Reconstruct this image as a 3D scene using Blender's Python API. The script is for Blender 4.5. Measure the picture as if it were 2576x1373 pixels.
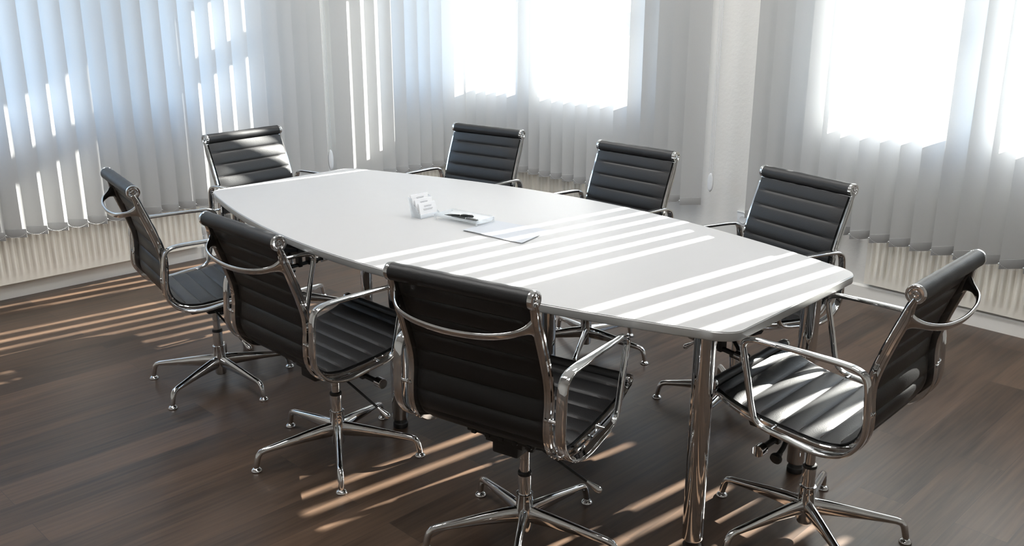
import bpy, bmesh, math, random
from mathutils import Vector, Matrix

S = bpy.context.scene
COL = S.collection
for o in list(bpy.data.objects):
    bpy.data.objects.remove(o)
PI = math.pi
rnd = random.Random(7)

# ------------------------------------------------------------------ camera
F_PX, PITCH, ROLL, CAM_H = 2361.0, 0.29489, 0.00218, 1.5518
YAW = math.radians(44.62)
def _rot(v):
    c, s = math.cos(YAW), math.sin(YAW)
    return Vector((v[0]*c - v[1]*s, v[0]*s + v[1]*c, v[2]))
_u = _rot((1, 0, 0)); _f = _rot((0, math.cos(PITCH), -math.sin(PITCH))); _v = _rot((0, math.sin(PITCH), math.cos(PITCH)))
_r = _u*math.cos(ROLL) + _v*math.sin(ROLL); _t = -_u*math.sin(ROLL) + _v*math.cos(ROLL)
cam = bpy.data.cameras.new('camera'); camo = bpy.data.objects.new('camera', cam); COL.objects.link(camo)
cam.sensor_fit = 'HORIZONTAL'; cam.sensor_width = 36.0; cam.lens = F_PX/2576*36.0; cam.clip_start = 0.02
camo.matrix_world = Matrix(((_r.x, _t.x, -_f.x, 0), (_r.y, _t.y, -_f.y, 0), (_r.z, _t.z, -_f.z, CAM_H), (0, 0, 0, 1)))
S.camera = camo

# ------------------------------------------------------------------ light
S.view_settings.view_transform = 'Standard'; S.view_settings.look = 'None'
S.view_settings.gamma = 1.0; S.view_settings.use_curve_mapping = False
S.view_settings.exposure = 4.75
SUN_STRENGTH, SKY_STRENGTH, FILL = 2.2, 0.24, 0.68  # last value: glow of the added ceiling fill panels
SUN_DIR = Vector((-0.105, -1.0, -0.422)).normalized()
sl = bpy.data.lights.new('sun', 'SUN'); sl.energy = SUN_STRENGTH; sl.angle = math.radians(0.53); sl.color = (1.0, 0.955, 0.89)
so = bpy.data.objects.new('sun', sl); COL.objects.link(so); so.location = (-2, 12, 8)
so.rotation_euler = SUN_DIR.to_track_quat('-Z', 'Y').to_euler()
W = bpy.data.worlds.new('sky'); S.world = W; W.use_nodes = True
nt = W.node_tree; nt.nodes.clear()
out = nt.nodes.new('ShaderNodeOutputWorld'); bg = nt.nodes.new('ShaderNodeBackground')
tc = nt.nodes.new('ShaderNodeTexCoord'); sx = nt.nodes.new('ShaderNodeSeparateXYZ'); rp = nt.nodes.new('ShaderNodeValToRGB')
mr = nt.nodes.new('ShaderNodeMapRange'); mr.inputs[1].default_value = -1; mr.inputs[2].default_value = 1
nt.links.new(tc.outputs['Generated'], sx.inputs[0]); nt.links.new(sx.outputs['Z'], mr.inputs[0]); nt.links.new(mr.outputs[0], rp.inputs[0])
el = rp.color_ramp.elements
el[0].position = 0.44; el[0].color = (0.22, 0.23, 0.22, 1); el[1].position = 0.5; el[1].color = (0.80, 0.90, 1.0, 1)
e = el.new(0.62); e.color = (0.50, 0.73, 1.0, 1); e = el.new(1.0); e.color = (0.25, 0.48, 0.95, 1)
nt.links.new(rp.outputs[0], bg.inputs[0]); bg.inputs[1].default_value = SKY_STRENGTH; nt.links.new(bg.outputs[0], out.inputs[0])

# ------------------------------------------------------------------ materials
def mat(name):
    m = bpy.data.materials.new(name); m.use_nodes = True; m.node_tree.nodes.clear()
    return m, m.node_tree, m.node_tree.nodes.new('ShaderNodeOutputMaterial')
def N(t, kind, **kw):
    n = t.nodes.new(kind)
    for k, v in kw.items():
        setattr(n, k, v)
    return n
def principled(name, col, rough=0.5, metal=0.0, spec=0.5, coat=0.0, bump=None, sheen=0.0, roughvar=None):
    m, t, o = mat(name); p = N(t, 'ShaderNodeBsdfPrincipled')
    p.inputs['Base Color'].default_value = (*col, 1); p.inputs['Roughness'].default_value = rough
    p.inputs['Metallic'].default_value = metal; p.inputs['Specular IOR Level'].default_value = spec
    p.inputs['Coat Weight'].default_value = coat; p.inputs['Sheen Weight'].default_value = sheen
    c = N(t, 'ShaderNodeTexCoord')
    if bump:
        sc, st, dist = bump
        n = N(t, 'ShaderNodeTexNoise'); n.inputs['Scale'].default_value = sc; n.inputs['Detail'].default_value = 3
        b = N(t, 'ShaderNodeBump'); b.inputs['Strength'].default_value = st; b.inputs['Distance'].default_value = dist
        t.links.new(c.outputs['Object'], n.inputs['Vector']); t.links.new(n.outputs[0], b.inputs['Height']); t.links.new(b.outputs[0], p.inputs['Normal'])
    if roughvar:
        n = N(t, 'ShaderNodeTexNoise'); n.inputs['Scale'].default_value = roughvar[0]; n.inputs['Detail'].default_value = 4
        r = N(t, 'ShaderNodeMapRange'); r.inputs[3].default_value = rough-roughvar[1]; r.inputs[4].default_value = rough+roughvar[1]
        t.links.new(c.outputs['Object'], n.inputs['Vector']); t.links.new(n.outputs[0], r.inputs[0]); t.links.new(r.outputs[0], p.inputs['Roughness'])
    t.links.new(p.outputs[0], o.inputs[0]); return m

M = {}
M['chrome'] = principled('polished_chrome', (0.76, 0.765, 0.77), 0.035, 1.0, roughvar=(30, 0.012))
M['steel'] = principled('satin_steel', (0.62, 0.62, 0.63), 0.22, 1.0, roughvar=(40, 0.05))
M['leather'] = principled('black_leather', (0.015, 0.015, 0.016), 0.44, 0, 0.42, bump=(260, 0.18, 0.002), roughvar=(9, 0.05))
M['black'] = principled('black_plastic', (0.012, 0.012, 0.012), 0.5, bump=(400, 0.05, 0.001))
M['thread'] = principled('brown_thread', (0.05, 0.028, 0.018), 0.8, bump=(900, 0.2, 0.001))
M['wall'] = principled('wall_paint', (0.76, 0.745, 0.715), 0.9, 0, 0.2, bump=(55, 0.35, 0.004))
M['ceiling'] = principled('ceiling_paint', (0.88, 0.87, 0.85), 0.95, 0, 0.2, bump=(40, 0.1, 0.002))
M['skirting'] = principled('skirting_paint', (0.84, 0.82, 0.78), 0.55, bump=(20, 0.03, 0.002))
M['radiator'] = principled('radiator_enamel', (0.86, 0.82, 0.74), 0.38, bump=(12, 0.02, 0.002))
M['frame'] = principled('window_frame_white', (0.75, 0.76, 0.76), 0.4, bump=(30, 0.02, 0.001))
M['plastic'] = principled('white_plastic', (0.72, 0.73, 0.74), 0.4, bump=(80, 0.02, 0.001))
M['paper'] = principled('white_paper', (0.88, 0.88, 0.89), 0.7, bump=(150, 0.04, 0.0005))
M['bluepaper'] = principled('pale_blue_paper', (0.47, 0.495, 0.535), 0.75, bump=(150, 0.04, 0.0005))
M['print'] = principled('grey_print', (0.42, 0.42, 0.43), 0.7, bump=(300, 0.02, 0.0005))
M['table'] = principled('light_grey_laminate', (0.475, 0.477, 0.48), 0.45, 0, 0.2, bump=(700, 0.04, 0.0006), roughvar=(25, 0.03))
M['tableedge'] = principled('grey_table_edge', (0.47, 0.475, 0.47), 0.36, 0.25, bump=(200, 0.03, 0.0005))
M['penblack'] = principled('pen_lacquer', (0.012, 0.016, 0.017), 0.16, coat=0.5, bump=(50, 0.01, 0.0005))
M['rail'] = principled('white_headrail', (0.75, 0.75, 0.75), 0.35, bump=(50, 0.02, 0.001))

def fabric(name, col, refl, trans):
    m, t, o = mat(name)
    d = N(t, 'ShaderNodeBsdfDiffuse'); tr = N(t, 'ShaderNodeBsdfTranslucent'); ad = N(t, 'ShaderNodeAddShader')
    c = N(t, 'ShaderNodeTexCoord'); n = N(t, 'ShaderNodeTexNoise'); mp = N(t, 'ShaderNodeMapping')
    mp.inputs['Scale'].default_value = (260, 260, 25); n.inputs['Scale'].default_value = 3; n.inputs['Detail'].default_value = 2
    t.links.new(c.outputs['Object'], mp.inputs[0]); t.links.new(mp.outputs[0], n.inputs['Vector'])
    b = N(t, 'ShaderNodeBump'); b.inputs['Strength'].default_value = 0.12; b.inputs['Distance'].default_value = 0.001
    t.links.new(n.outputs[0], b.inputs['Height']); t.links.new(b.outputs[0], d.inputs['Normal'])
    for node, k in ((d, refl), (tr, trans)):
        mi = N(t, 'ShaderNodeMix', data_type='RGBA')
        mi.inputs['A'].default_value = (col[0]*k*0.95, col[1]*k*0.95, col[2]*k*0.95, 1); mi.inputs['B'].default_value = (col[0]*k, col[1]*k, col[2]*k, 1)
        t.links.new(n.outputs[0], mi.inputs['Factor']); t.links.new(mi.outputs['Result'], node.inputs[0])
    t.links.new(d.outputs[0], ad.inputs[0]); t.links.new(tr.outputs[0], ad.inputs[1]); t.links.new(ad.outputs[0], o.inputs[0])
    return m
M['fabric'] = fabric('blind_fabric', (0.985, 0.995, 1.0), 0.445, 0.21)
M['hem'] = fabric('blind_hem_fabric', (0.985, 0.995, 1.0), 0.40, 0.11)

def clear(name, tint, gloss, haze, rough=0.02):
    m, t, o = mat(name)
    a = N(t, 'ShaderNodeBsdfTransparent'); a.inputs[0].default_value = (*tint, 1)
    g = N(t, 'ShaderNodeBsdfGlossy'); g.inputs['Roughness'].default_value = rough
    lw = N(t, 'ShaderNodeLayerWeight'); lw.inputs[0].default_value = 0.5; pw = N(t, 'ShaderNodeMath', operation='POWER'); pw.inputs[1].default_value = 4.0
    f = N(t, 'ShaderNodeMath', operation='MULTIPLY_ADD'); f.inputs[1].default_value = 0.6; f.inputs[2].default_value = 0.03
    t.links.new(lw.outputs['Facing'], pw.inputs[0]); t.links.new(pw.outputs[0], f.inputs[0])
    mt = N(t, 'ShaderNodeMath', operation='ADD'); mt.inputs[1].default_value = gloss
    m1 = N(t, 'ShaderNodeMixShader'); t.links.new(f.outputs[0], mt.inputs[0]); t.links.new(mt.outputs[0], m1.inputs[0])
    t.links.new(a.outputs[0], m1.inputs[1]); t.links.new(g.outputs[0], m1.inputs[2])
    d = N(t, 'ShaderNodeBsdfDiffuse'); d.inputs[0].default_value = (0.92, 0.95, 0.98, 1)
    m2 = N(t, 'ShaderNodeMixShader'); m2.inputs[0].default_value = haze
    t.links.new(m1.outputs[0], m2.inputs[1]); t.links.new(d.outputs[0], m2.inputs[2]); t.links.new(m2.outputs[0], o.inputs[0])
    return m
M['glass'] = clear('window_glass', (0.97, 0.985, 0.98), 0.0, 0.0)
M['acrylic'] = clear('clear_acrylic', (0.97, 0.98, 0.985), 0.015, 0.30, 0.15)

def floor_mat():
    m, t, o = mat('dark_vinyl_planks'); p = N(t, 'ShaderNodeBsdfPrincipled'); c = N(t, 'ShaderNodeTexCoord')
    mp = N(t, 'ShaderNodeMapping'); mp.inputs['Rotation'].default_value = (0, 0, PI/2); mp.inputs['Location'].default_value = (0.31, 0.045, 0)
    t.links.new(c.outputs['Object'], mp.inputs[0])
    br = N(t, 'ShaderNodeTexBrick'); br.offset = 0.37; br.offset_frequency = 2; br.squash = 1.0
    br.inputs['Color1'].default_value = (0, 0, 0, 1); br.inputs['Color2'].default_value = (1, 1, 1, 1); br.inputs['Mortar'].default_value = (0.5, 0.5, 0.5, 1)
    br.inputs['Scale'].default_value = 1.0; br.inputs['Mortar Size'].default_value = 0.0008; br.inputs['Mortar Smooth'].default_value = 0.2
    br.inputs['Brick Width'].default_value = 1.21; br.inputs['Row Height'].default_value = 0.152
    t.links.new(mp.outputs[0], br.inputs['Vector'])
    # per-plank shift of the grain
    sc = N(t, 'ShaderNodeVectorMath', operation='SCALE'); sc.inputs['Scale'].default_value = 7.3
    t.links.new(br.outputs['Color'], sc.inputs[0])
    ad = N(t, 'ShaderNodeVectorMath', operation='ADD'); t.links.new(c.outputs['Object'], ad.inputs[0]); t.links.new(sc.outputs[0], ad.inputs[1])
    def noise(scale, detail, stretch, dist=0.0):
        q = N(t, 'ShaderNodeMapping'); q.inputs['Scale'].default_value = stretch; t.links.new(ad.outputs[0], q.inputs[0])
        n = N(t, 'ShaderNodeTexNoise'); n.inputs['Scale'].default_value = scale; n.inputs['Detail'].default_value = detail; n.inputs['Distortion'].default_value = dist
        t.links.new(q.outputs[0], n.inputs['Vector']); return n
    n1 = noise(1.0, 5, (16, 1.6, 1), 0.6); n2 = noise(1.0, 6, (75, 3.0, 1), 0.2); n3 = noise(1.0, 3, (4.5, 1.1, 1), 1.2)
    r1 = N(t, 'ShaderNodeValToRGB'); e = r1.color_ramp.elements
    e[0].position = 0.30; e[0].color = (0.012, 0.0085, 0.0068, 1); e[1].position = 0.75; e[1].color = (0.124, 0.077, 0.050, 1)
    mixv = N(t, 'ShaderNodeMath', operation='MULTIPLY_ADD'); mixv.inputs[1].default_value = 0.45
    t.links.new(n2.outputs[0], mixv.inputs[0])
    h = N(t, 'ShaderNodeMath', operation='MULTIPLY'); h.inputs[1].default_value = 0.38; t.links.new(n1.outputs[0], h.inputs[0])
    h3 = N(t, 'ShaderNodeMath', operation='MULTIPLY_ADD'); h3.inputs[1].default_value = 0.22; t.links.new(n3.outputs[0], h3.inputs[0]); t.links.new(h.outputs[0], h3.inputs[2])
    t.links.new(h3.outputs[0], mixv.inputs[2])
    # plank tone
    pt = N(t, 'ShaderNodeMath', operation='MULTIPLY_ADD'); pt.inputs[1].default_value = 0.15; pt.inputs[2].default_value = -0.075
    t.links.new(br.outputs['Color'], pt.inputs[0])
    sm = N(t, 'ShaderNodeMath', operation='ADD'); t.links.new(mixv.outputs[0], sm.inputs[0]); t.links.new(pt.outputs[0], sm.inputs[1])
    t.links.new(sm.outputs[0], r1.inputs[0])
    dk = N(t, 'ShaderNodeMix', data_type='RGBA', blend_type='MIX'); dk.inputs['B'].default_value = (0.035, 0.026, 0.022, 1)
    t.links.new(br.outputs['Fac'], dk.inputs['Factor']); t.links.new(r1.outputs[0], dk.inputs['A'])
    t.links.new(dk.outputs['Result'], p.inputs['Base Color'])
    rr = N(t, 'ShaderNodeMapRange'); rr.inputs[3].default_value = 0.27; rr.inputs[4].default_value = 0.42
    t.links.new(n1.outputs[0], rr.inputs[0]); t.links.new(rr.outputs[0], p.inputs['Roughness'])
    p.inputs['Specular IOR Level'].default_value = 0.5
    b = N(t, 'ShaderNodeBump'); b.inputs['Strength'].default_value = 0.10; b.inputs['Distance'].default_value = 0.002
    sb = N(t, 'ShaderNodeMath', operation='SUBTRACT'); t.links.new(n2.outputs[0], sb.inputs[0]); t.links.new(br.outputs['Fac'], sb.inputs[1])
    t.links.new(sb.outputs[0], b.inputs['Height']); t.links.new(b.outputs[0], p.inputs['Normal'])
    t.links.new(p.outputs[0], o.inputs[0]); return m
M['floor'] = floor_mat()

# ------------------------------------------------------------------ mesh helpers
def finish(name, bm, m, parent=None, smooth=None, loc=None, rotz=None):
    bmesh.ops.recalc_face_normals(bm, faces=bm.faces)
    me = bpy.data.meshes.new(name); bm.to_mesh(me); bm.free()
    me.materials.append(M[m])
    if smooth is not None:
        for p in me.polygons: p.use_smooth = True
        me.set_sharp_from_angle(angle=math.radians(smooth))
    o = bpy.data.objects.new(name, me); COL.objects.link(o)
    if parent: o.parent = parent
    if loc is not None: o.location = loc
    if rotz is not None: o.rotation_euler = (0, 0, rotz)
    return o
def tag(o, label=None, cat=None, group=None, kind=None):
    if label: o['label'] = label
    if cat: o['category'] = cat
    if group: o['group'] = group
    if kind: o['kind'] = kind
    return o
def empty(name, loc, rotz=0.0):
    o = bpy.data.objects.new(name, None); o.empty_display_size = 0.1; COL.objects.link(o)
    o.location = loc; o.rotation_euler = (0, 0, rotz); return o
def dup(root):
    r = root.copy(); COL.objects.link(r)
    for ch in list(root.children):
        c = ch.copy(); COL.objects.link(c); c.parent = r
        for g in list(ch.children):
            d = g.copy(); COL.objects.link(d); d.parent = c
    return r
def box(bm, a, b, mx=None, bevel=0.0):
    vs = [bm.verts.new((x, y, z)) for x in (a[0], b[0]) for y in (a[1], b[1]) for z in (a[2], b[2])]
    if mx is not None:
        for v in vs: v.co = mx @ v.co
    fs = [bm.faces.new([vs[i] for i in q]) for q in ((0, 1, 3, 2), (4, 6, 7, 5), (0, 4, 5, 1), (2, 3, 7, 6), (0, 2, 6, 4), (1, 5, 7, 3))]
    if bevel:
        es = list({e for f in fs for e in f.edges})
        bmesh.ops.bevel(bm, geom=es, offset=bevel, segments=2, profile=0.5, affect='EDGES')
def loft(bm, rings, closed=False, caps=True):
    R = [[bm.verts.new(p) for p in r] for r in rings]
    n = len(R[0]); k = len(R)
    for i in range(k if closed else k-1):
        a, b = R[i], R[(i+1) % k]
        for j in range(n):
            bm.faces.new((a[j], a[(j+1) % n], b[(j+1) % n], b[j]))
    if caps and not closed:
        bm.faces.new(R[0][::-1]); bm.faces.new(R[-1])
    return R
def lathe(bm, prof, seg=24, mx=None):
    rings = []
    for r, z in prof:
        ring = [Vector((max(r, 1e-4)*math.cos(2*PI*i/seg), max(r, 1e-4)*math.sin(2*PI*i/seg), z)) for i in range(seg)]
        if mx is not None: ring = [mx @ p for p in ring]
        rings.append(ring)
    loft(bm, rings)
def catmull(pts, sub=6, closed=False):
    P = [Vector(p) for p in pts]; n = len(P); out = []
    for i in range(n if closed else n-1):
        p1, p2 = P[i], P[(i+1) % n]
        p0 = P[i-1] if (closed or i > 0) else p1*2-p2
        p3 = P[(i+2) % n] if (closed or i+2 < n) else p2*2-p1
        for k in range(sub):
            t = k/sub
            out.append(0.5*((2*p1)+(p2-p0)*t+(2*p0-5*p1+4*p2-p3)*t*t+(3*p1-p0-3*p2+p3)*t**3))
    if not closed: out.append(P[-1].copy())
    return out
def tangents(P, closed):
    n = len(P); T = []
    for i in range(n):
        a = P[i-1] if (closed or i > 0) else P[i]
        b = P[(i+1) % n] if (closed or i+1 < n) else P[i]
        T.append((b-a).normalized())
    return T
def sweep(bm, P, section, closed=False, side=None, caps=True):
    """section(i, n) -> list of (s, k): s along the fixed side axis, k along side x tangent."""
    T = tangents(P, closed); rings = []
    for i, p in enumerate(P):
        sd = Vector(side) if side is not None else Vector((0, 0, 1))
        sd = (sd - T[i]*sd.dot(T[i])).normalized(); nn = T[i].cross(sd)
        rings.append([p + sd*s + nn*k for s, k in section(i, len(P))])
    loft(bm, rings, closed, caps)
def tube(bm, pts, r, seg=10, side=(0, 0, 1), closed=False):
    f = r if callable(r) else (lambda u: r)
    sweep(bm, [Vector(p) for p in pts], lambda i, n: [(f(i/max(1, n-1))*math.cos(2*PI*j/seg), f(i/max(1, n-1))*math.sin(2*PI*j/seg)) for j in range(seg)], closed, side)
def axis_mx(p, d):
    return Matrix.Translation(Vector(p)) @ Vector(d).to_track_quat('Z', 'Y').to_matrix().to_4x4()
def ball(bm, p, r, sub=1):
    bmesh.ops.create_icosphere(bm, subdivisions=sub, radius=r, matrix=Matrix.Translation(Vector(p)))
def ell(a, b, n=12):
    return [(a*math.cos(2*PI*j/n), b*math.sin(2*PI*j/n)) for j in range(n)]

# ------------------------------------------------------------------ room shell
LX = -5.127
WRA = math.radians(87.93); WRO = 4.5423
NR = Vector((math.cos(WRA), math.sin(WRA), 0)); TR = Vector((NR.y, -NR.x, 0))
def RW(s, off=0.0, z=0.0):            # point by the right wall: s along it, off into the room
    p = TR*s + NR*(WRO-off); return Vector((p.x, p.y, z))
HC, TH = 2.72, 0.32
XB, YF = 1.9, -2.3                    # walls behind the camera

bm = bmesh.new(); box(bm, (LX-0.4, YF-0.3, -0.08), (XB+0.3, 5.1, 0)); tag(finish('floor', bm, 'floor'), kind='structure')
bm = bmesh.new(); box(bm, (LX-0.4, YF-0.3, HC), (XB+0.3, 5.1, HC+0.1)); tag(finish('ceiling', bm, 'ceiling'), kind='structure')

def wall(name, p0, u, nout, length, openings):
    us = sorted({0.0, length} | {o[0] for o in openings} | {o[1] for o in openings})
    zs = sorted({0.0, HC} | {o[2] for o in openings} | {o[3] for o in openings})
    bm = bmesh.new(); mx = Matrix(((u.x, nout.x, 0, p0.x), (u.y, nout.y, 0, p0.y), (0, 0, 1, 0), (0, 0, 0, 1)))
    for i in range(len(us)-1):
        for j in range(len(zs)-1):
            uc, zc = (us[i]+us[i+1])/2, (zs[j]+zs[j+1])/2
            if any(o[0] < uc < o[1] and o[2] < zc < o[3] for o in openings): continue
            box(bm, (us[i], 0, zs[j]), (us[i+1], TH, zs[j+1]), mx)
    bmesh.ops.remove_doubles(bm, verts=bm.verts, dist=1e-5)
    dbl = {}
    for f in bm.faces:
        k = tuple(sorted(v.index for v in f.verts)); dbl.setdefault(k, []).append(f)
    bm.verts.index_update()
    dbl = {}
    for f in bm.faces: dbl.setdefault(tuple(sorted(v.index for v in f.verts)), []).append(f)
    bmesh.ops.delete(bm, geom=[f for l in dbl.values() if len(l) > 1 for f in l], context='FACES_ONLY')
    return tag(finish(name, bm, 'wall'), kind='structure')

SILL, WTOP = 0.88, 2.47
W1 = (-5.22, -3.58); W2 = (-2.40, -0.68); L1 = (0.50, 3.02); L2 = (3.94, 4.60)
s_corner = -5.295; s_end = (XB-0.0)/TR.x + 0.1
wall('wall_right', RW(s_corner-0.012), TR, NR, s_end-s_corner+0.1, [(a-s_corner+0.012, b-s_corner+0.012, SILL, WTOP) for a, b in (W1, W2)])
wall('wall_left', Vector((LX, YF, 0)), Vector((0, 1, 0)), Vector((-1, 0, 0)), 4.95-YF, [(a-YF, b-YF, SILL, WTOP) for a, b in (L1, L2)])
wall('wall_back', Vector((XB, YF, 0)), Vector((0, 1, 0)), Vector((1, 0, 0)), 4.9-YF, [])
wall('wall_front', Vector((LX, YF, 0)), Vector((1, 0, 0)), Vector((0, -1, 0)), XB-LX, [])

def wmx(kind):                         # local (along, out, z) frame of a window wall
    if kind == 'R':
        p = RW(0); return Matrix(((TR.x, NR.x, 0, p.x), (TR.y, NR.y, 0, p.y), (0, 0, 1, 0), (0, 0, 0, 1)))
    return Matrix(((0, -1, 0, LX), (1, 0, 0, 0), (0, 0, 1, 0), (0, 0, 0, 1)))

def window(name, kind, a, b, panes, bars):
    """panes: list of (u0,u1); transom at 2.01..2.137; glass top 2.40, bottom .95"""
    mx = wmx(kind); mid = mx @ Vector(((a+b)/2, 0.12, SILL)); w = empty(name, mid); tag(w, kind='structure')
    inv = Matrix.Translation(-mid) @ mx
    d0, d1 = 0.09, 0.15; zg0, zt0, zt1, zg1 = 0.95, 2.01, 2.137, 2.40
    bm = bmesh.new()
    box(bm, (a, d0, SILL), (b, d1, zg0), inv, 0.006); box(bm, (a, d0, zg1), (b, d1, WTOP), inv, 0.006)
    us = [a] + [x for p in panes for x in p] + [b]
    for i in range(0, len(us), 2):
        box(bm, (us[i], d0-0.005, zg0-0.01), (us[i+1], d1+0.005, zg1+0.01), inv, 0.006)
    for p0, p1 in panes: box(bm, (p0-0.005, d0, zt0), (p1+0.005, d1, zt1), inv, 0.006)
    finish('window_frame', bm, 'frame', w, 40)
    for p0, p1 in panes:
        bm = bmesh.new(); box(bm, (p0-0.004, 0.117, zg0-0.004), (p1+0.004, 0.123, zt0+0.004), inv); finish('pane', bm, 'glass', w)
        bm = bmesh.new(); box(bm, (p0-0.004, 0.117, zt1-0.004), (p1+0.004, 0.123, zg1+0.004), inv); finish('pane', bm, 'glass', w)
    for p0, p1 in panes:
        bm = bmesh.new(); u = p1-0.05 if p1-p0 > 0.5 else p0+0.05
        box(bm, (u-0.014, d0-0.02, 1.42), (u+0.014, d0-0.004, 1.49), inv, 0.003); box(bm, (u-0.009, d0-0.04, 1.35), (u+0.009, d0-0.022, 1.47), inv, 0.004)
        finish('window_handle', bm, 'steel', w, 40)
    bm = bmesh.new(); box(bm, (a+0.002, -0.008, SILL-0.028), (b-0.002, d0, SILL+0.002), inv, 0.004); finish('window_sill', bm, 'frame', w, 40)
    return w
window('window_1', 'R', *W1, [(-5.165, -4.65), (-4.44, -3.64)], None)
window('window_2', 'R', *W2, [(-2.34, -1.735), (-1.515, -0.74)], None)
window('window_3', 'L', *L1, [(0.56, 1.27), (1.39, 2.12), (2.24, 2.96)], None)
window('window_4', 'L', *L2, [(4.00, 4.54)], None)

def baseboard(name, kind, a, b):
    bm = bmesh.new(); mx = wmx(kind); h, d = 0.075, 0.016
    prof = [(0, 0), (-d, 0), (-d, h-0.008), (-d+0.006, h), (0, h)]
    loft(bm, [[mx @ Vector((u, y, z)) for y, z in prof] for u in (a, b)])
    tag(finish(name, bm, 'skirting'), kind='structure')
baseboard('baseboard_left', 'L', YF, 4.69); baseboard('baseboard_right', 'R', -5.275, 1.75)

# ------------------------------------------------------------------ radiators
def radiator(kind, a, b, front, label, z0=0.092, z1=0.66, valve=1):
    mx = wmx(kind); mid = mx @ Vector(((a+b)/2, 0, 0)); r = empty('radiator', (mid.x, mid.y, 0.0))
    tag(r, label, 'radiator', 'panel radiators under the windows'); inv = Matrix.Translation(-Vector((mid.x, mid.y, 0))) @ mx
    pitch = 0.0335; n = int((b-a-0.03)/pitch); u0 = (a+b)/2 - n*pitch/2
    us = [a+0.004, u0-0.002]; hs = [0, 0]
    for i in range(n):
        c = u0+(i+0.5)*pitch
        for du, hh in ((-0.0115, 0), (-0.004, 1), (0.0, 1.12), (0.004, 1), (0.0115, 0)):
            us.append(c+du); hs.append(hh)
    us += [u0+n*pitch+0.002, b-0.004]; hs += [0, 0]
    zs = [z0, z0+0.028, z0+0.045, z0+0.075, z1-0.075, z1-0.045, z1-0.028, z1]; ws = [0, 0, 0.55, 1, 1, 0.55, 0, 0]
    bm = bmesh.new()
    g = [[bm.verts.new(inv @ Vector((u, -front-0.0085*h*w, z))) for u, h in zip(us, hs)] for z, w in zip(zs, ws)]
    for j in range(len(zs)-1):
        for i in range(len(us)-1): bm.faces.new((g[j][i], g[j][i+1], g[j+1][i+1], g[j+1][i]))
    back = -0.012
    bk = [[bm.verts.new(inv @ Vector((u, back, z))) for u in (us[0], us[-1])] for z in (zs[0], zs[-1])]
    bm.faces.new((bk[0][0], bk[1][0], bk[1][1], bk[0][1]))
    bm.faces.new([g[0][i] for i in range(len(us))] + [bk[0][1], bk[0][0]]); bm.faces.new([g[-1][i] for i in range(len(us))] + [bk[1][1], bk[1][0]])
    bm.faces.new([g[j][0] for j in range(len(zs))] + [bk[1][0], bk[0][0]]); bm.faces.new([g[j][-1] for j in range(len(zs))] + [bk[1][1], bk[0][1]])
    finish('radiator_panel', bm, 'radiator', r, 32)
    bm = bmesh.new()
    for u in (a+0.12, b-0.12): box(bm, (u-0.015, -0.013, 0.16), (u+0.015, -0.0005, 0.6), inv)
    finish('wall_bracket', bm, 'steel', r)
    u = b+0.028 if valve > 0 else a-0.028
    bm = bmesh.new(); s = -1 if valve > 0 else 1
    c = (front+0.012)/2
    tube(bm, [inv @ Vector((u+s*0.036, -c, z0+0.05)), inv @ Vector((u, -c, z0+0.05)), inv @ Vector((u, -c, 0.0))], 0.007, 10, (0.1, 0.3, 0.9))
    lathe(bm, [(0.0, -0.02), (0.011, -0.02), (0.012, 0), (0.013, 0.012), (0.016, 0.016), (0.017, 0.05), (0.014, 0.056), (0, 0.056)], 14, axis_mx(inv @ Vector((u, -c, z0+0.05)), (0, 0, 1)))
    finish('valve', bm, 'plastic', r, 40)
    return r
radiator('L', 0.62, 2.53, 0.072, 'long cream ribbed radiator behind the leftmost chair, below the left blinds')
radiator('L', 3.66, 4.52, 0.072, 'short cream ribbed radiator in the far corner, beyond the table end')
radiator('R', -5.12, -3.46, 0.036, 'cream ribbed radiator under the middle window, behind two facing chairs', valve=1)
radiator('R', -2.13, -0.55, 0.036, 'cream ribbed radiator at the right edge, behind the chair with sunlit seat', valve=1)

# ------------------------------------------------------------------ fill panels added on the unseen ceiling to brighten the room
def fill_mat(strength):
    m, t, o = mat('added_fill_glow'); e = N(t, 'ShaderNodeEmission'); e.inputs[0].default_value = (1.0, 0.985, 0.96, 1); e.inputs[1].default_value = strength
    t.links.new(e.outputs[0], o.inputs[0]); return m
M['fill_panel'] = fill_mat(FILL)
def fill_panel(x, y):
    r = empty('added_fill_panel', (x, y, HC)); tag(r, 'square white fill panel added on the ceiling, out of view', 'ceiling light', 'added fill panels')
    bm = bmesh.new()
    for a, b in (((-0.31, -0.31), (0.31, -0.29)), ((-0.31, 0.29), (0.31, 0.31)), ((-0.31, -0.29), (-0.29, 0.29)), ((0.29, -0.29), (0.31, 0.29))):
        box(bm, (a[0], a[1], -0.045), (b[0], b[1], -0.001), None, 0.002)
    finish('fill_panel_frame', bm, 'rail', r, 40)
    bm = bmesh.new(); box(bm, (-0.289, -0.289, -0.030), (0.289, 0.289, -0.004)); finish('fill_panel_glow', bm, 'fill_panel', r)
for x in (-3.9, -2.4, -0.9):
    for y in (1.0, 3.2): fill_panel(x, y)

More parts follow.
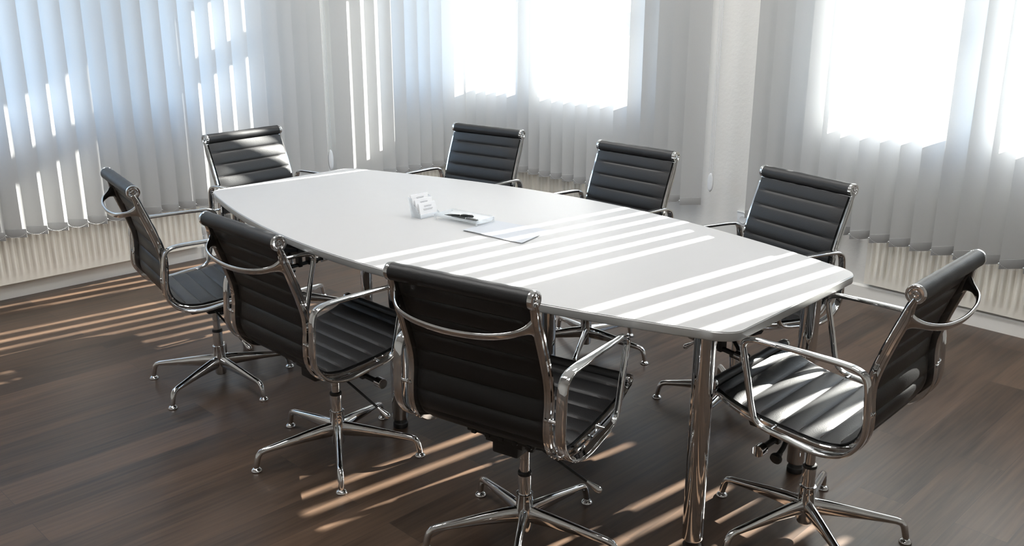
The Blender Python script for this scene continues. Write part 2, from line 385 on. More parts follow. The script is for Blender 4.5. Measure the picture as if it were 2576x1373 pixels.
# ------------------------------------------------------------------ vertical blinds
Z_HEM, Z_TOP, SW = 0.343, 2.535, 0.127
def slat_mesh():
    bm = bmesh.new(); nx = 8
    zs = [Z_HEM, Z_HEM+0.045, 0.6, 0.9, 1.2, 1.5, 1.8, 2.1, 2.4, Z_TOP]
    g = [[bm.verts.new((-SW/2+SW*i/nx, 0.0022*(1-(2*i/nx-1)**2)-0.001, z-Z_TOP)) for i in range(nx+1)] for z in zs]
    for j in range(len(zs)-1):
        for i in range(nx): bm.faces.new((g[j][i], g[j][i+1], g[j+1][i+1], g[j+1][i]))
    return bm
def hem_mesh():
    bm = bmesh.new(); box(bm, (-SW/2+0.0015, -0.0022, Z_HEM-0.0008-Z_TOP), (SW/2-0.0015, 0.0030, Z_HEM+0.043-Z_TOP), None, 0.0008)
    return bm
SLAT = HEM = None
def blind(kind, centers, off, phi, label, cord_u, cord_z=(0.44, 0.55), jitter=1.2):
    global SLAT, HEM
    def P(u, o, z): return RW(u, o, z) if kind == 'R' else Vector((LX+o, u, z))
    u2, n2 = (TR, NR) if kind == 'R' else (Vector((0, 1, 0)), Vector((1, 0, 0)))
    a, b = centers[0]-0.06, centers[-1]+0.06
    mid = P((a+b)/2, off, Z_TOP); root = empty('vertical_blind', mid)
    tag(root, label, 'blind', 'vertical blinds at the windows')
    inv = Matrix.Translation(-mid)
    bm = bmesh.new(); mx = inv @ wmx(kind)
    box(bm, (a, -off-0.024, Z_TOP+0.012), (b, -off+0.024, Z_TOP+0.052), mx, 0.004)
    for q in (a+0.15, (a+b)/2, b-0.15): box(bm, (q-0.02, -off-0.02, Z_TOP+0.05), (q+0.02, 0.0, Z_TOP+0.056), mx)
    finish('headrail', bm, 'rail', root, 40)
    tips = []
    for i, c in enumerate(centers):
        ph = math.radians(phi + rnd.uniform(-jitter, jitter)); d = u2*math.cos(ph) + n2*math.sin(ph)
        p = P(c + rnd.uniform(-0.0015, 0.0015), off, Z_TOP); ang = math.atan2(d.y, d.x)
        if SLAT is None:
            s = finish('slat', slat_mesh(), 'fabric', root, 40); h = finish('hem', hem_mesh(), 'hem', s, 40); SLAT, HEM = s.data, h.data
        else:
            s = bpy.data.objects.new('slat', SLAT); COL.objects.link(s); s.parent = root
            h = bpy.data.objects.new('hem', HEM); COL.objects.link(h); h.parent = s
        s.location = p-mid; s.rotation_euler = (0, 0, ang)
        tips.append(p + d*(SW/2+0.001)*(1 if kind == 'L' else -1))
    bm = bmesh.new(); up = n2 if kind == 'L' else -n2
    for i, q in enumerate(tips):
        q = q - mid; ball(bm, (q.x, q.y, Z_HEM+0.026-Z_TOP), 0.0042)
        if i:
            r = tips[i-1]-mid; nb = 15
            for k in range(1, nb):
                t = k/nb; w = q*t + r*(1-t); sag = 0.019*4*t*(1-t)
                ball(bm, (w.x, w.y, Z_HEM+0.026-sag-Z_TOP), 0.0017)
    finish('bead_chain', bm, 'plastic', root, 60)
    if cord_u is not None:
        bm = bmesh.new(); c0 = P(cord_u, off, 0)-mid
        for du in (-0.009, 0.001, 0.009):
            q = c0 + u2*du; tube(bm, [(q.x, q.y, Z_TOP+0.02-Z_TOP), (q.x, q.y, cord_z[1]-0.01-Z_TOP)], 0.0013, 6, (1, 0, 0))
        nb = int((Z_TOP-cord_z[1])/0.0075)
        for du in (-0.016, 0.014):
            for k in range(nb):
                q = c0 + u2*du; ball(bm, (q.x, q.y, -0.01-k*0.0075), 0.0019)
        finish('pull_cord', bm, 'plastic', root, 60)
        bm = bmesh.new(); mx3 = Matrix(((u2.x, n2.x, 0, c0.x), (u2.y, n2.y, 0, c0.y), (0, 0, 1, (cord_z[0]+cord_z[1])/2-Z_TOP), (0, 0, 0, 1)))
        hh = (cord_z[1]-cord_z[0])/2; rings = []
        for yy, sc in ((-0.007, 0.0), (-0.0065, 0.72), (-0.0045, 0.94), (0, 1.0), (0.0045, 0.94), (0.0065, 0.72), (0.007, 0.0)):
            rings.append([mx3 @ Vector((0.019*max(sc, 0.02)*math.cos(2*PI*j/24), yy, hh*max(sc, 0.02)*math.sin(2*PI*j/24))) for j in range(24)])
        loft(bm, rings); finish('cord_weight', bm, 'plastic', root, 50)
    return root
blind('R', [-5.085+0.1055*k for k in range(19)], 0.112, 50, 'white vertical blind with bright panes glowing through, behind the two middle facing chairs', -3.055)
blind('R', [-2.745+0.1028*k for k in range(23)], 0.112, 50, 'white vertical blind at the right edge, hanging over the rightmost radiator', None)
blind('L', [0.483+0.1013*k for k in range(29)], 0.130, 38, 'wide white vertical blind along the left wall, bluish with sun patches', 3.415, (0.43, 0.565))
blind('L', [3.537+0.1075*k for k in range(10)], 0.130, 38, 'narrow cream vertical blind in the far corner, right of the hanging cord', None)

# ------------------------------------------------------------------ swivel chair
PROFILE = [(-0.296, 0.852), (-0.277, 0.803), (-0.252, 0.737), (-0.230, 0.672), (-0.217, 0.622), (-0.2145, 0.574), (-0.219, 0.525), (-0.2175, 0.484),
           (-0.200, 0.446), (-0.166, 0.422), (-0.112, 0.413), (-0.040, 0.4175), (0.035, 0.426), (0.105, 0.438), (0.165, 0.455), (0.205, 0.474)]
TOP = Vector((-0.304, 0, 0.8637)); FRONT = Vector((0.216, 0, 0.480))
YO = 0.2225
def arclen(P):
    L = [0.0]
    for i in range(1, len(P)): L.append(L[-1] + (P[i]-P[i-1]).length)
    return L
def resample(P, step):
    L = arclen(P); n = max(2, int(round(L[-1]/step))); out = []; j = 0
    for i in range(n+1):
        s = L[-1]*i/n
        while j < len(L)-2 and L[j+1] < s: j += 1
        t = (s-L[j])/max(1e-9, L[j+1]-L[j]); out.append(P[j].lerp(P[j+1], t))
    return out
PATH = resample(catmull([(x, 0, z) for x, z in PROFILE], 8), 0.00585)   # ~10 samples per channel
CH = 10
SPLIT = min(range(len(PATH)), key=lambda i: (PATH[i]-Vector((-0.186, 0, 0.4335))).length)
SPLIT = round(SPLIT/CH)*CH
def cushion(i0, i1):
    """padded sling between samples i0..i1; local normal points to the sitter's side"""
    bm = bmesh.new(); T = tangents(PATH, False); yt, yh = 0.2095, 0.2035; ny = 16; rings = []
    for i in range(i0, i1+1):
        nn = Vector((0, 1, 0)).cross(T[i]) * -1.0            # towards sitter
        f = (i % CH)/CH; b = math.sin(PI*f)**0.42 if 0 < f < 1 else 0.0
        ring_t, ring_b = [], []
        for k in range(ny+1):
            y = -yh + 2*yh*k/ny; e = abs(2*k/ny-1)
            ed = (1-e**6)**0.5 if e < 1 else 0.0
            th = 0.0050*(0.6+0.4*ed) + 0.0064*b*max(0.2, ed)
            tb = 0.0048*(0.6+0.4*ed) + 0.0062*b*max(0.2, ed)
            ring_t.append(PATH[i] + Vector((0, y*yt/yh, 0)) + nn*th); ring_b.append(PATH[i] + Vector((0, y, 0)) - nn*tb)
        rings.append(ring_t + ring_b[::-1])
    loft(bm, rings)
    return bm
def stitches(bm, i0, i1):
    n0 = len(bm.faces); T = tangents(PATH, False)
    for i in range(i0, i1+1):
        if i % CH: continue
        nn = Vector((0, 1, 0)).cross(T[i]) * -1.0
        for off in (0.0016,):
            c = PATH[i] + T[i]*off + nn*0.0052
            for k in range(58):
                y = -0.199 + 0.398*(k+0.5)/58
                mx = Matrix(((T[i].x, 0, nn.x, c.x), (0, 1, 0, y), (T[i].z, 0, nn.z, c.z), (0, 0, 0, 1)))
                box(bm, (-0.0005, -0.0023, -0.0006), (0.0005, 0.0023, 0.0006), mx)
    bm.faces.ensure_lookup_table()
    for f in bm.faces[n0:]: f.material_index = 1
    return bm
RAILP = [Vector((-0.3005, 0, 0.8560))] + [PATH[i].copy() for i in range(3, len(PATH)-2, 3)] + [Vector((0.214, 0, 0.474))]
def rail_sec(i, n):
    u = i/(n-1); d = 0.025
    if u < 0.06: d = 0.014 + 0.011*u/0.06
    if u > 0.86: d = 0.025 - 0.013*(u-0.86)/0.14
    w, f = 0.010, -0.0015              # +k is the sitter's side: only a thin lip there, the rail stands behind the leather
    return [(-w, f), (w-0.002, f), (w, f-0.002), (w, -d*0.36), (w-0.0032, -d*0.36-0.0025), (w-0.0032, -d*0.64+0.0025), (w, -d*0.64),
            (w, -d+0.003), (w-0.003, -d), (0.003, -d), (0.0014, -d+0.003), (-0.0014, -d+0.003), (-0.003, -d), (-w+0.003, -d), (-w, -d+0.003)]
ARM = [(0.106, 0.643), (0.083, 0.6605), (0.03, 0.6630), (-0.02, 0.6635), (-0.10, 0.6630), (-0.17, 0.6610), (-0.207, 0.6555), (-0.229, 0.640), (-0.2375, 0.603), (-0.2405, 0.555),
       (-0.2425, 0.508), (-0.235, 0.468), (-0.207, 0.430), (-0.163, 0.409), (-0.105, 0.403), (-0.035, 0.413), (0.028, 0.422), (0.056, 0.438), (0.069, 0.470), (0.086, 0.545), (0.102, 0.612)]
def rounded(a, b, n=14, p=3.2):
    out = []
    for j in range(n):
        t = 2*PI*j/n; c, s = math.cos(t), math.sin(t)
        out.append((a*math.copysign(abs(c)**(2/p), c), b*math.copysign(abs(s)**(2/p), s)))
    return out

def make_chair():
    root = empty('swivel_chair', (0, 0, 0))
    # star base (turned apart from the seat later, so its parts hang under one part)
    bm = bmesh.new()
    lathe(bm, [(0.0, 0.034), (0.019, 0.034), (0.0225, 0.038), (0.0235, 0.05), (0.0245, 0.095), (0.0245, 0.130), (0.0235, 0.150), (0.0245, 0.152), (0.0245, 0.157), (0.0215, 0.158), (0.0, 0.158)], 28)
    base = finish('base_hub', bm, 'chrome', root, 35)
    LP = [(0.014, 0.090), (0.06, 0.0880), (0.12, 0.0835), (0.18, 0.0775), (0.225, 0.0725), (0.255, 0.0690), (0.270, 0.0645), (0.278, 0.055), (0.2825, 0.042), (0.287, 0.022), (0.2885, 0.012)]
    LS = [(0.014, 0.027), (0.0135, 0.0245), (0.0125, 0.0195), (0.0115, 0.0150), (0.0108, 0.0122), (0.0105, 0.0108), (0.0105, 0.0105), (0.0105, 0.0105), (0.0104, 0.0104), (0.0098, 0.0098), (0.0085, 0.0085)]
    for k in range(5):
        a = 2*PI*k/5; ca, sa = math.cos(a), math.sin(a)
        P = [Vector((r*ca, r*sa, z)) for r, z in LP]
        bm = bmesh.new(); sweep(bm, P, lambda i, n: ell(LS[i][0], LS[i][1], 14), False, (-sa, ca, 0))
        leg = finish('base_leg', bm, 'chrome', base, 40)
        bm = bmesh.new(); lathe(bm, [(0.0, 0.0), (0.0165, 0.0), (0.0185, 0.002), (0.0185, 0.004), (0.0150, 0.0085), (0.0095, 0.0125), (0.0, 0.0135)], 20, Matrix.Translation((0.2885*ca, 0.2885*sa, 0)))
        g = finish('glide', bm, 'chrome', base, 40)
    # column
    bm = bmesh.new(); lathe(bm, [(0.0, 0.155), (0.0192, 0.155), (0.0192, 0.215), (0.0188, 0.218), (0.0, 0.218)], 24); finish('outer_column', bm, 'chrome', root, 35)
    bm = bmesh.new(); lathe(bm, [(0.014, 0.217), (0.0205, 0.217), (0.0208, 0.222), (0.0195, 0.226), (0.014, 0.227)], 24); finish('column_collar', bm, 'black', root, 35)
    bm = bmesh.new(); lathe(bm, [(0.0, 0.22), (0.0142, 0.22), (0.0142, 0.266), (0.0138, 0.2665), (0.0138, 0.268), (0.0142, 0.2685), (0.0142, 0.33), (0.0, 0.33)], 24); finish('gas_column', bm, 'chrome', root, 35)
    # mechanism
    bm = bmesh.new()
    box(bm, (-0.105, -0.042, 0.318), (0.115, 0.042, 0.362), None, 0.006); box(bm, (-0.045, -0.055, 0.312), (0.05, 0.055, 0.345), None, 0.006)
    for x in (-0.07, 0.085):
        for s in (-1, 1):
            loft(bm, [[Vector((x+dx, s*y, z+dz)) for dx, dz in ((-0.019, -0.008), (0.019, -0.008), (0.019, 0.007), (-0.019, 0.007))] for y, z in ((0.03, 0.352), (0.11, 0.366), (0.185, 0.388), (0.2035, 0.398 if x < 0 else 0.418))])
    for k in range(5): box(bm, (-0.118-0.012, -0.10+0.045*k, 0.372), (-0.118, -0.085+0.045*k, 0.384), None, 0.002)
    box(bm, (-0.127, -0.11, 0.376), (-0.100, 0.11, 0.386), None, 0.002)
    box(bm, (-0.11, -0.06, 0.352), (-0.085, 0.06, 0.382), None, 0.002)
    finish('tilt_mechanism', bm, 'black', root, 35)
    bm = bmesh.new(); tube(bm, [(0.100, -0.112, 0.280), (0.100, 0.112, 0.280)], 0.0095, 12); 
    for s in (-1, 1): box(bm, (0.085, s*0.03-0.010, 0.270), (0.115, s*0.03+0.010, 0.33), None, 0.002)
    finish('tension_rod', bm, 'black', root, 40)
    for s in (-1, 1):
        bm = bmesh.new(); lathe(bm, [(0, 0), (0.0165, 0), (0.0180, 0.0015), (0.0180, 0.030), (0.0165, 0.0315), (0, 0.0315)], 22, axis_mx((0.100, s*0.106, 0.280), (0, s, 0))); finish('tension_knob', bm, 'chrome', root, 35)
    bm = bmesh.new(); tube(bm, [(0.055, 0.04, 0.312), (0.055, 0.070, 0.282), (0.055, 0.095, 0.269)], 0.0075, 10, (1, 0, 0)); lathe(bm, [(0, 0), (0.0085, 0), (0.010, 0.010), (0.0165, 0.018), (0.0180, 0.024), (0.0165, 0.030), (0, 0.032)], 18, axis_mx((0.055, 0.086, 0.272), (0, 0.94, -0.33)))
    finish('tilt_lock', bm, 'black', root, 40)
    a, b = Vector((-0.020, -0.045, 0.330)), Vector((0.052, -0.192, 0.212)); dr = (b-a).normalized()
    bm = bmesh.new(); tube(bm, [a, a.lerp(b, 0.5), b], 0.0042, 10, (1, 0, 0)); lv = finish('height_lever', bm, 'black', root, 40)
    bm = bmesh.new(); lathe(bm, [(0, 0), (0.005, 0), (0.0058, 0.01), (0.0105, 0.038), (0.0105, 0.044), (0.007, 0.050), (0, 0.0515)], 16, axis_mx(b-dr*0.02, dr)); finish('lever_tip', bm, 'chrome', lv, 40)
    # sling
    bk = finish('backrest', stitches(cushion(2, SPLIT), CH, SPLIT-1), 'leather', root, 45); bk.data.materials.append(M['thread'])
    st = finish('seat', stitches(cushion(SPLIT, len(PATH)-2), SPLIT, len(PATH)-4), 'leather', root, 45); st.data.materials.append(M['thread'])
    # end tubes wrapped in leather, chrome caps
    for nm, c, r in (('head_roll', TOP, 0.0235), ('front_roll', FRONT, 0.0165)):
        bm = bmesh.new(); n = 14; rings = []
        for k in range(n+1):
            y = -0.207 + 0.414*k/n; q = r*(1.0 + 0.035*math.sin(k*2.3) * (0 < k < n)*0.6)
            rings.append([c + Vector((q*math.cos(2*PI*j/20), y, q*math.sin(2*PI*j/20))) for j in range(20)])
        loft(bm, rings); roll = finish(nm, bm, 'leather', root, 45)
        for s in (-1, 1):
            k = r/0.0235
            bm = bmesh.new(); lathe(bm, [(0, 0), (0.0225*k, 0), (0.0240*k, 0.002), (0.0240*k, 0.0105), (0.0225*k, 0.0140), (0.0165*k, 0.0140), (0.0150*k, 0.0125), (0.0142*k, 0.0100), (0.0095*k, 0.0097), (0.0088*k, 0.0115), (0.0050*k, 0.0117), (0.0040*k, 0.0080), (0, 0.0080)], 24, axis_mx(c + Vector((0, s*0.206, 0)), (0, s, 0)))
            finish('end_cap', bm, 'chrome', roll, 35)
    # side rails
    for s in (-1, 1):
        bm = bmesh.new(); P = [p + Vector((0, s*(YO-0.010), 0)) for p in RAILP]
        sweep(bm, P, lambda i, n: [(s*a, k) for a, k in rail_sec(i, n)], False, (0, 1, 0))
        rail = finish('side_rail', bm, 'chrome', root, 32)
        # screw heads on the rear of the rail
        bm = bmesh.new(); lathe(bm, [(0, 0), (0.0052, 0), (0.0052, 0.002), (0.0035, 0.0032), (0, 0.0032)], 14, axis_mx((-0.1930, s*0.2125, 0.4125), (-0.62, 0, -0.78)))
        finish('screw', bm, 'steel', rail, 40); bm = bmesh.new()
        lathe(bm, [(0, 0), (0.005, 0), (0.005, 0.002), (0, 0.003)], 14, axis_mx((-0.2435, s*0.2125, 0.535), (-1, 0, 0)))
        finish('screw', bm, 'steel', rail, 40)
        # armrest loop
        AP = catmull([(x, s*0.255, z) for x, z in ARM], 4, True)
        bm = bmesh.new(); n = len(AP)
        def asec(i, n):
            x, z = AP[i].x, AP[i].z
            w = 0.0085 + 0.0060*min(1, max(0, (0.07-x)/0.20)); h = 0.0062
            if x > 0.05 and z > 0.45: w, h = 0.0090, 0.0078
            return rounded(w, h)
        sweep(bm, AP, asec, True, (0, 1, 0)); arm = finish('armrest', bm, 'chrome', root, 40)
        for x, z in ((-0.2385, 0.535), (0.012, 0.4195)):
            bm = bmesh.new(); tube(bm, [(x, s*0.219, z), (x, s*0.246, z)], 0.0048, 12, (1, 0, 0)); lathe(bm, [(0, 0), (0.0068, 0), (0.0068, 0.003), (0, 0.003)], 14, axis_mx((x, s*0.2215, z), (0, s, 0)))
            finish('spacer_pin', bm, 'chrome', arm, 40)
    # curved grip across the back
    HP = [(-0.291, 0.206, 0.792), (-0.300, 0.200, 0.790), (-0.318, 0.186, 0.784), (-0.336, 0.160, 0.776), (-0.349, 0.115, 0.768), (-0.355, 0.06, 0.763), (-0.357, 0, 0.761)]
    HP = HP + [(x, -y, z) for x, y, z in HP[-2::-1]]
    HP2 = catmull(HP, 4); bm = bmesh.new()
    def hsec(i, n):
        e = abs(2*i/(n-1)-1); k = max(0, (e-0.62)/0.38); return rounded(0.0098+0.021*k**1.6, 0.0052+0.002*k, 14, 2.4)
    sweep(bm, HP2, hsec, False, (-0.33, 0, 0.94)); finish('back_grip', bm, 'chrome', root, 40)
    return root

CHAIRS = dict(                         # x, y, facing, base phase, seat lift
    A=(-3.360, 1.704, 78.58, -139.75, 0.0), B=(-3.868, 2.379, 6.24, 116.0, -0.002), C=(-3.376, 2.986, -82.48, 20.0, -0.002), D=(-2.519, 3.022, -92.07, 12.4, 0.0),
    E=(-1.726, 2.952, -104.12, -156.1, 0.0), F=(-1.106, 2.360, 181.66, 177.82, 0.002), G=(-1.667, 1.743, 101.52, 162.95, 0.003), H=(-2.509, 1.683, 89.55, -105.79, -0.013))
CL = dict(
    G='black ribbed leather swivel chair nearest the viewer, back turned to us',
    H='black leather swivel chair seen from behind, left of the nearest chair',
    A='leftmost black leather swivel chair, seen from behind, before the left radiator',
    B='black leather swivel chair at the table far end, warm sunlight across its backrest',
    C='black leather swivel chair facing us, leftmost of three along the window side',
    D='black leather swivel chair facing us, middle of three along the window side',
    E='black leather swivel chair facing us in front of the bare wall between blinds',
    F='black leather swivel chair at the right table end, sun stripes on its seat')
proto = make_chair()
FIXED = ('base_hub', 'outer_column', 'column_collar')
for i, (k, (x, y, th, ph, dh)) in enumerate(CHAIRS.items()):
    ch = proto if i == 0 else dup(proto)
    ch.location = (x, y, 0); ch.rotation_euler = (0, 0, math.radians(th))
    for c in ch.children:
        nm = c.name.split('.')[0]
        if nm == 'base_hub': c.rotation_euler = (0, 0, math.radians(ph-th))
        c.location = (0, 0, 0 if nm in FIXED else dh)
    tag(ch, CL[k], 'chair', 'leather swivel chairs around the conference table')

# ------------------------------------------------------------------ conference table
TZ, TT = 0.700, 0.028
tab = empty('conference_table', (-2.49, 2.355, 0), math.radians(1.5))
tag(tab, 'long white boat-shaped conference table on six chrome legs in the middle of the room', 'table')
HL, HWM, HWE, RC = 1.297, 0.628, 0.372, 0.075
def outline(inset=0.0):
    pts = []; hl = HL-inset; n = 40
    def yb(x): return HWM - inset - (HWM-HWE)*abs(x/HL)**1.9
    # quarter from mid-front to end, with corner arc
    q = []
    xc = hl-RC
    for k in range(n): q.append((xc*k/(n-1), yb(xc*k/(n-1))))
    slope = (yb(xc)-yb(xc-0.01))/0.01; ang0 = math.atan(slope); y0 = yb(xc); r = RC/(1-math.sin(-ang0)) if False else RC
    cx = xc - r*math.sin(-ang0)*1.0; cy = y0 - r*math.cos(ang0)
    m = 10; a1 = PI/2+ang0
    sx = (hl-cx)/r if r else 1
    for k in range(1, m+1):
        a = a1*(1-k/m); px = cx + r*math.cos(a); py = cy + r*math.sin(a)
        q.append((xc + (px-xc)*(hl-xc)/(cx+r-xc), py))
    top = q; full = [(x, y) for x, y in top] + [(x, -y) for x, y in reversed(top)]
    full += [(-x, -y) for x, y in top[1:]] + [(-x, y) for x, y in reversed(top[1:])]
    return full
bm = bmesh.new()
oA = outline()
loft(bm, [[Vector((x*(1-i/1.3), y*(1-i/0.55), z)) for x, y in oA] for i, z in ((0.0022, TZ-0.0015), (0.0012, TZ-0.0003), (0.0030, TZ))], caps=False)
bm.faces.new([v for v in list(bm.verts)[-len(oA):]])
bm2 = bm
finish('tabletop', bm, 'table', tab, 50)
bm = bmesh.new()
loft(bm, [[Vector((x*(1-i/1.3), y*(1-i/0.55), z)) for x, y in oA] for i, z in ((0.0035, TZ-TT), (0.0012, TZ-TT+0.0015), (0.0, TZ-TT+0.004), (0.0, TZ-0.004), (0.0022, TZ-0.0015))])
finish('table_edge', bm, 'tableedge', tab, 40)
bm = bmesh.new()
for y in (-0.27, 0.27): box(bm, (-1.14, y-0.02, TZ-TT-0.042), (1.14, y+0.02, TZ-TT-0.002), None, 0.003)
for x in (-1.10, 0.0, 1.10): box(bm, (x-0.02, -0.27, TZ-TT-0.042), (x+0.02, 0.27, TZ-TT-0.002), None, 0.003)
finish('underframe', bm, 'black', tab)
legm = None
for x, y in ((1.19, -0.335), (1.19, 0.295), (-1.19, -0.315), (-1.18, 0.364), (-0.03, -0.395), (0.0, 0.40)):
    bm = bmesh.new(); lathe(bm, [(0, 0.034), (0.0265, 0.034), (0.0292, 0.037), (0.0300, 0.041), (0.0300, TZ-TT-0.006), (0.045, TZ-TT-0.005), (0.045, TZ-TT), (0, TZ-TT)], 32, Matrix.Translation((x, y, 0)))
    leg = finish('leg', bm, 'chrome', tab, 35)
    bm = bmesh.new(); lathe(bm, [(0, 0), (0.0255, 0), (0.0270, 0.003), (0.0270, 0.017), (0.0235, 0.021), (0.0225, 0.036), (0, 0.036)], 28, Matrix.Translation((x, y, 0)))
    finish('leg_foot', bm, 'black', leg, 35)

# ------------------------------------------------------------------ things on the table
def frame2(c, ang):                    # matrix of a yawed object on the table top
    return Matrix.Translation((c[0], c[1], TZ+0.0004)) @ Matrix.Rotation(ang, 4, 'Z')
# business card holder: three stepped pockets of clear acrylic
h0 = Vector((-2.738, 2.300, TZ)); hold = empty('card_holder', h0)
tag(hold, 'clear acrylic card holder with three stepped pockets, left of the pen tray on the table', 'card holder')
tiers = [(-0.024, 0.026, 0.074), (-0.004, 0.012, 0.060), (0.016, 0.0, 0.045)]   # x of pocket, floor height, back height
bm = bmesh.new()
for x, zb, hb in tiers:
    sh = Matrix(((1, 0, -0.22, x), (0, 1, 0, 0), (0, 0, 1, 0.0), (0, 0, 0, 1)))
    box(bm, (-0.0085, -0.046, 0.0005), (-0.0070, 0.046, zb+hb*0.62), sh, 0.0004)
    box(bm, (0.0050, -0.046, 0.0005), (0.0064, 0.046, zb+0.016), sh, 0.0004)
    box(bm, (-0.0072, -0.046, zb+0.0005), (0.0052, 0.046, zb+0.002), sh)
finish('pockets', bm, 'acrylic', hold, 40)
for s in (-1, 1):
    bm = bmesh.new()
    q = [(-0.034, 0), (0.024, 0), (0.020, 0.018), (0.006, 0.020), (-0.002, 0.040), (-0.016, 0.043), (-0.030, 0.072), (-0.052, 0.076)]
    loft(bm, [[Vector((x, s*0.0465+d, z+0.0003)) for x, z in q] for d in (-0.0008, 0.0008)]); finish('side_plate', bm, 'acrylic', hold)

for k, (x, zb, hb) in enumerate(tiers):
    sh = Matrix(((1, 0, -0.22, x), (0, 1, 0, 0), (0, 0, 1, 0.0), (0, 0, 0, 1)))
    cards = empty('business_cards', h0 + Vector((x, 0, zb+0.002)))
    inv = Matrix.Translation(h0-cards.location) @ sh
    bm = bmesh.new()
    for j in range(4): box(bm, (-0.0055+0.0022*j, -0.0425+0.0006*rnd.uniform(-1, 1), zb+0.0024), (-0.0050+0.0022*j, 0.0425, zb+0.0024+0.054+rnd.uniform(-0.0012, 0.0012)), inv)
    finish('card_stack', bm, 'paper', cards)
    bm = bmesh.new(); f = 0.0018
    for (y0, y1, z) in ((-0.018, 0.020, 0.045), (-0.016, 0.018, 0.0415), (-0.024, 0.024, 0.033), (-0.022, 0.020, 0.0295)):
        y = y0
        while y < y1:
            w = rnd.uniform(0.0022, 0.0055); box(bm, (f, y, zb+z), (f+0.0003, min(y1, y+w), zb+z+0.0016), inv); y += w+0.0009
    finish('printed_lines', bm, 'print', cards)
    tag(cards, ('stack of white business cards in the %s pocket of the clear card holder' % ('rear topmost', 'middle', 'front lowest')[k]), 'business cards', 'business cards in the holder')

# pen tray
tr0 = Vector((-2.580, 2.354, TZ)); tray = empty('pen_tray', tr0, math.radians(7))
tag(tray, 'clear acrylic tray on short feet holding two dark pens, on the table', 'pen tray')
tl, tw = 0.103, 0.052
bm = bmesh.new(); rings = []
for px, pz in ((-tl, 0.023), (-tl+0.004, 0.0145), (-tl+0.012, 0.0105), (tl-0.012, 0.0105), (tl-0.004, 0.0145), (tl, 0.023)):
    pass
rim = [(-tw, 0.0225), (-tw+0.003, 0.0150), (-tw+0.012, 0.0098), (0, 0.0085), (tw-0.012, 0.0098), (tw-0.003, 0.0150), (tw, 0.0225)]
sec = rim + [(y*0.985, z+0.0017) for y, z in reversed(rim)]
loft(bm, [[Vector((x, y, z)) for y, z in sec] for x in (-tl, -tl*0.5, 0, tl*0.5, tl)])
finish('dish', bm, 'acrylic', tray, 40)
for s in (-1, 1):
    bm = bmesh.new(); q = rim + [(tw, 0.024), (-tw, 0.024)]
    loft(bm, [[Vector((s*tl+d, y, z)) for y, z in q] for d in (-0.001, 0.001)])
    finish('end_plate', bm, 'acrylic', tray)
    for s2 in (-1, 1):
        bm = bmesh.new(); box(bm, (s*tl-0.003, s2*(tw-0.002)-0.003, 0.0), (s*tl+0.003, s2*(tw-0.002)+0.003, 0.0225), None, 0.001); finish('foot', bm, 'acrylic', tray)

def pen(a, b, label):
    a, b = Vector(a), Vector(b); L = (b-a).length; d = (b-a).normalized()
    ang = math.atan2(d.y, d.x); p = empty('ballpoint_pen', a, 0)
    p.rotation_euler = d.to_track_quat('X', 'Z').to_euler(); tag(p, label, 'pen', 'dark pens in the clear tray')
    ax = Matrix.Rotation(PI/2, 4, 'Y')
    bm = bmesh.new(); lathe(bm, [(0, 0), (0.0008, 0.0), (0.0014, 0.006), (0.0038, 0.018), (0.0046, 0.035), (0.0050, L*0.55), (0, L*0.55)], 18, ax); finish('barrel', bm, 'penblack', p, 40)
    bm = bmesh.new(); lathe(bm, [(0, L*0.55), (0.0056, L*0.55), (0.0056, L*0.57), (0, L*0.57)], 18, ax); finish('ring', bm, 'chrome', p, 40)
    bm = bmesh.new(); lathe(bm, [(0, L*0.57), (0.0057, L*0.57), (0.0058, L*0.9), (0.0050, L*0.97), (0.0028, L*0.985), (0.0028, L), (0, L)], 18, ax); finish('cap', bm, 'penblack', p, 40)
    bm = bmesh.new(); box(bm, (L*0.62, -0.0018, 0.0062), (L*0.96, 0.0018, 0.0075), None, 0.0005); box(bm, (L*0.93, -0.0018, 0.004), (L*0.96, 0.0018, 0.0068)); finish('clip', bm, 'chrome', p, 40)
pen((-2.652, 2.318, TZ+0.0185), (-2.540, 2.366, TZ+0.0215), 'dark pen lying uppermost across the clear tray, farther from the viewer')
pen((-2.622, 2.326, TZ+0.0160), (-2.490, 2.343, TZ+0.0170), 'dark pen lying lower in the clear tray, nearer the paper folder')

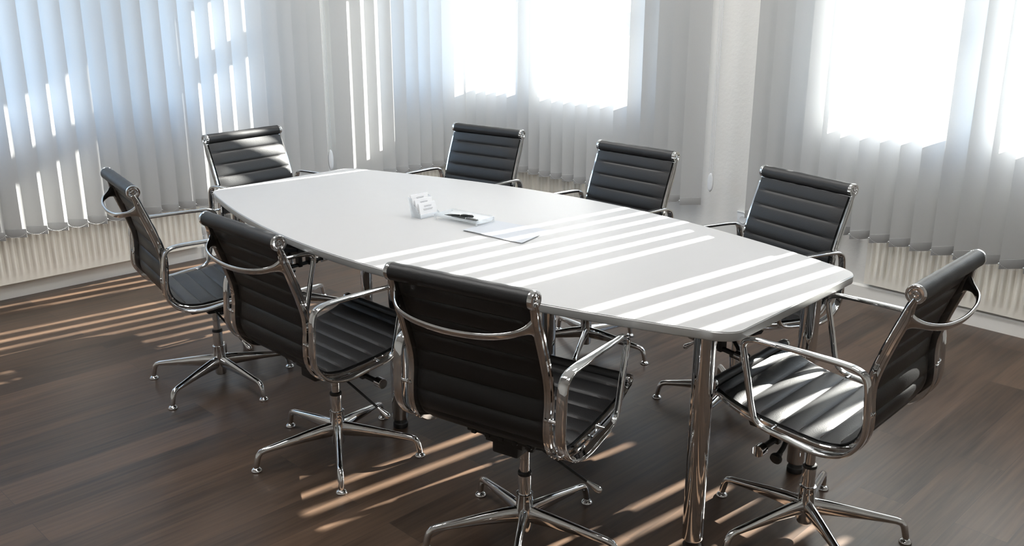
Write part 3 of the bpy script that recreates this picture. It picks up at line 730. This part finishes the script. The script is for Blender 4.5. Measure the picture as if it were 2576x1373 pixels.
# pale folded brochure
pc = [Vector(v) for v in ((-2.469, 2.243, 0), (-2.187, 2.265, 0), (-2.243, 2.472, 0), (-2.495, 2.438, 0))]
fol = empty('paper_folder', (-2.345, 2.352, TZ)); tag(fol, 'pale bluish paper folder lying flat on the table, crossed by sun stripes', 'folder')
def sheet(z, lift, ins, th):
    bm = bmesh.new(); n = 14; top, bot = [], []
    for j in range(n+1):
        r1, r2 = [], []
        for i in range(n+1):
            u, v = ins+(1-2*ins)*i/n, ins+(1-2*ins)*j/n
            p = pc[0].lerp(pc[1], u).lerp(pc[3].lerp(pc[2], u), v)
            zz = z + lift*((1-v)**3)*(0.55+0.45*math.sin(u*5.2+0.4)) + lift*0.5*(u**4)*(1-v)
            q = Vector((p.x+2.345, p.y-2.352, zz)); r1.append(bm.verts.new(q + Vector((0, 0, th)))); r2.append(bm.verts.new(q))
        top.append(r1); bot.append(r2)
    for j in range(n):
        for i in range(n):
            bm.faces.new((top[j][i], top[j][i+1], top[j+1][i+1], top[j+1][i])); bm.faces.new((bot[j][i], bot[j+1][i], bot[j+1][i+1], bot[j][i+1]))
    for i in range(n):
        bm.faces.new((top[0][i], bot[0][i], bot[0][i+1], top[0][i+1])); bm.faces.new((top[n][i], top[n][i+1], bot[n][i+1], bot[n][i]))
        bm.faces.new((top[i][0], top[i+1][0], bot[i+1][0], bot[i][0])); bm.faces.new((top[i][n], bot[i][n], bot[i+1][n], top[i+1][n]))
    return bm
finish('inner_sheets', sheet(0.0004, 0.0010, 0.012, 0.0012), 'paper', fol, 30)
finish('cover', sheet(0.0018, 0.0034, 0.0, 0.0006), 'bluepaper', fol, 30)

# power socket on the pier
sk0 = RW(-2.890, 0.0, 0.290); sk = empty('wall_socket', sk0); tag(sk, 'white power socket low on the wall, half hidden by a chair back', 'socket')
inv = Matrix.Translation(-sk0) @ wmx('R')
bm = bmesh.new(); box(bm, (-2.930, -0.009, 0.250), (-2.850, 0.0, 0.330), inv, 0.003)
box(bm, (-2.932, -0.013, 0.328), (-2.848, 0.0, 0.3345), inv, 0.002); finish('faceplate', bm, 'plastic', sk, 40)
ax = axis_mx(inv @ Vector((-2.890, -0.0085, 0.289)), -NR)
bm = bmesh.new(); lathe(bm, [(0.0195, 0), (0.0235, 0), (0.0235, 0.0035), (0.0215, 0.0045), (0.0195, 0.0035)], 28, ax); finish('socket_ring', bm, 'plastic', sk, 40)
bm = bmesh.new()
for d in (-0.0095, 0.0095): lathe(bm, [(0, 0), (0.0026, 0), (0.0026, 0.0012), (0, 0.0012)], 12, axis_mx(inv @ Vector((-2.890+d, -0.0088, 0.289)), -NR))
finish('contact_holes', bm, 'black', sk)
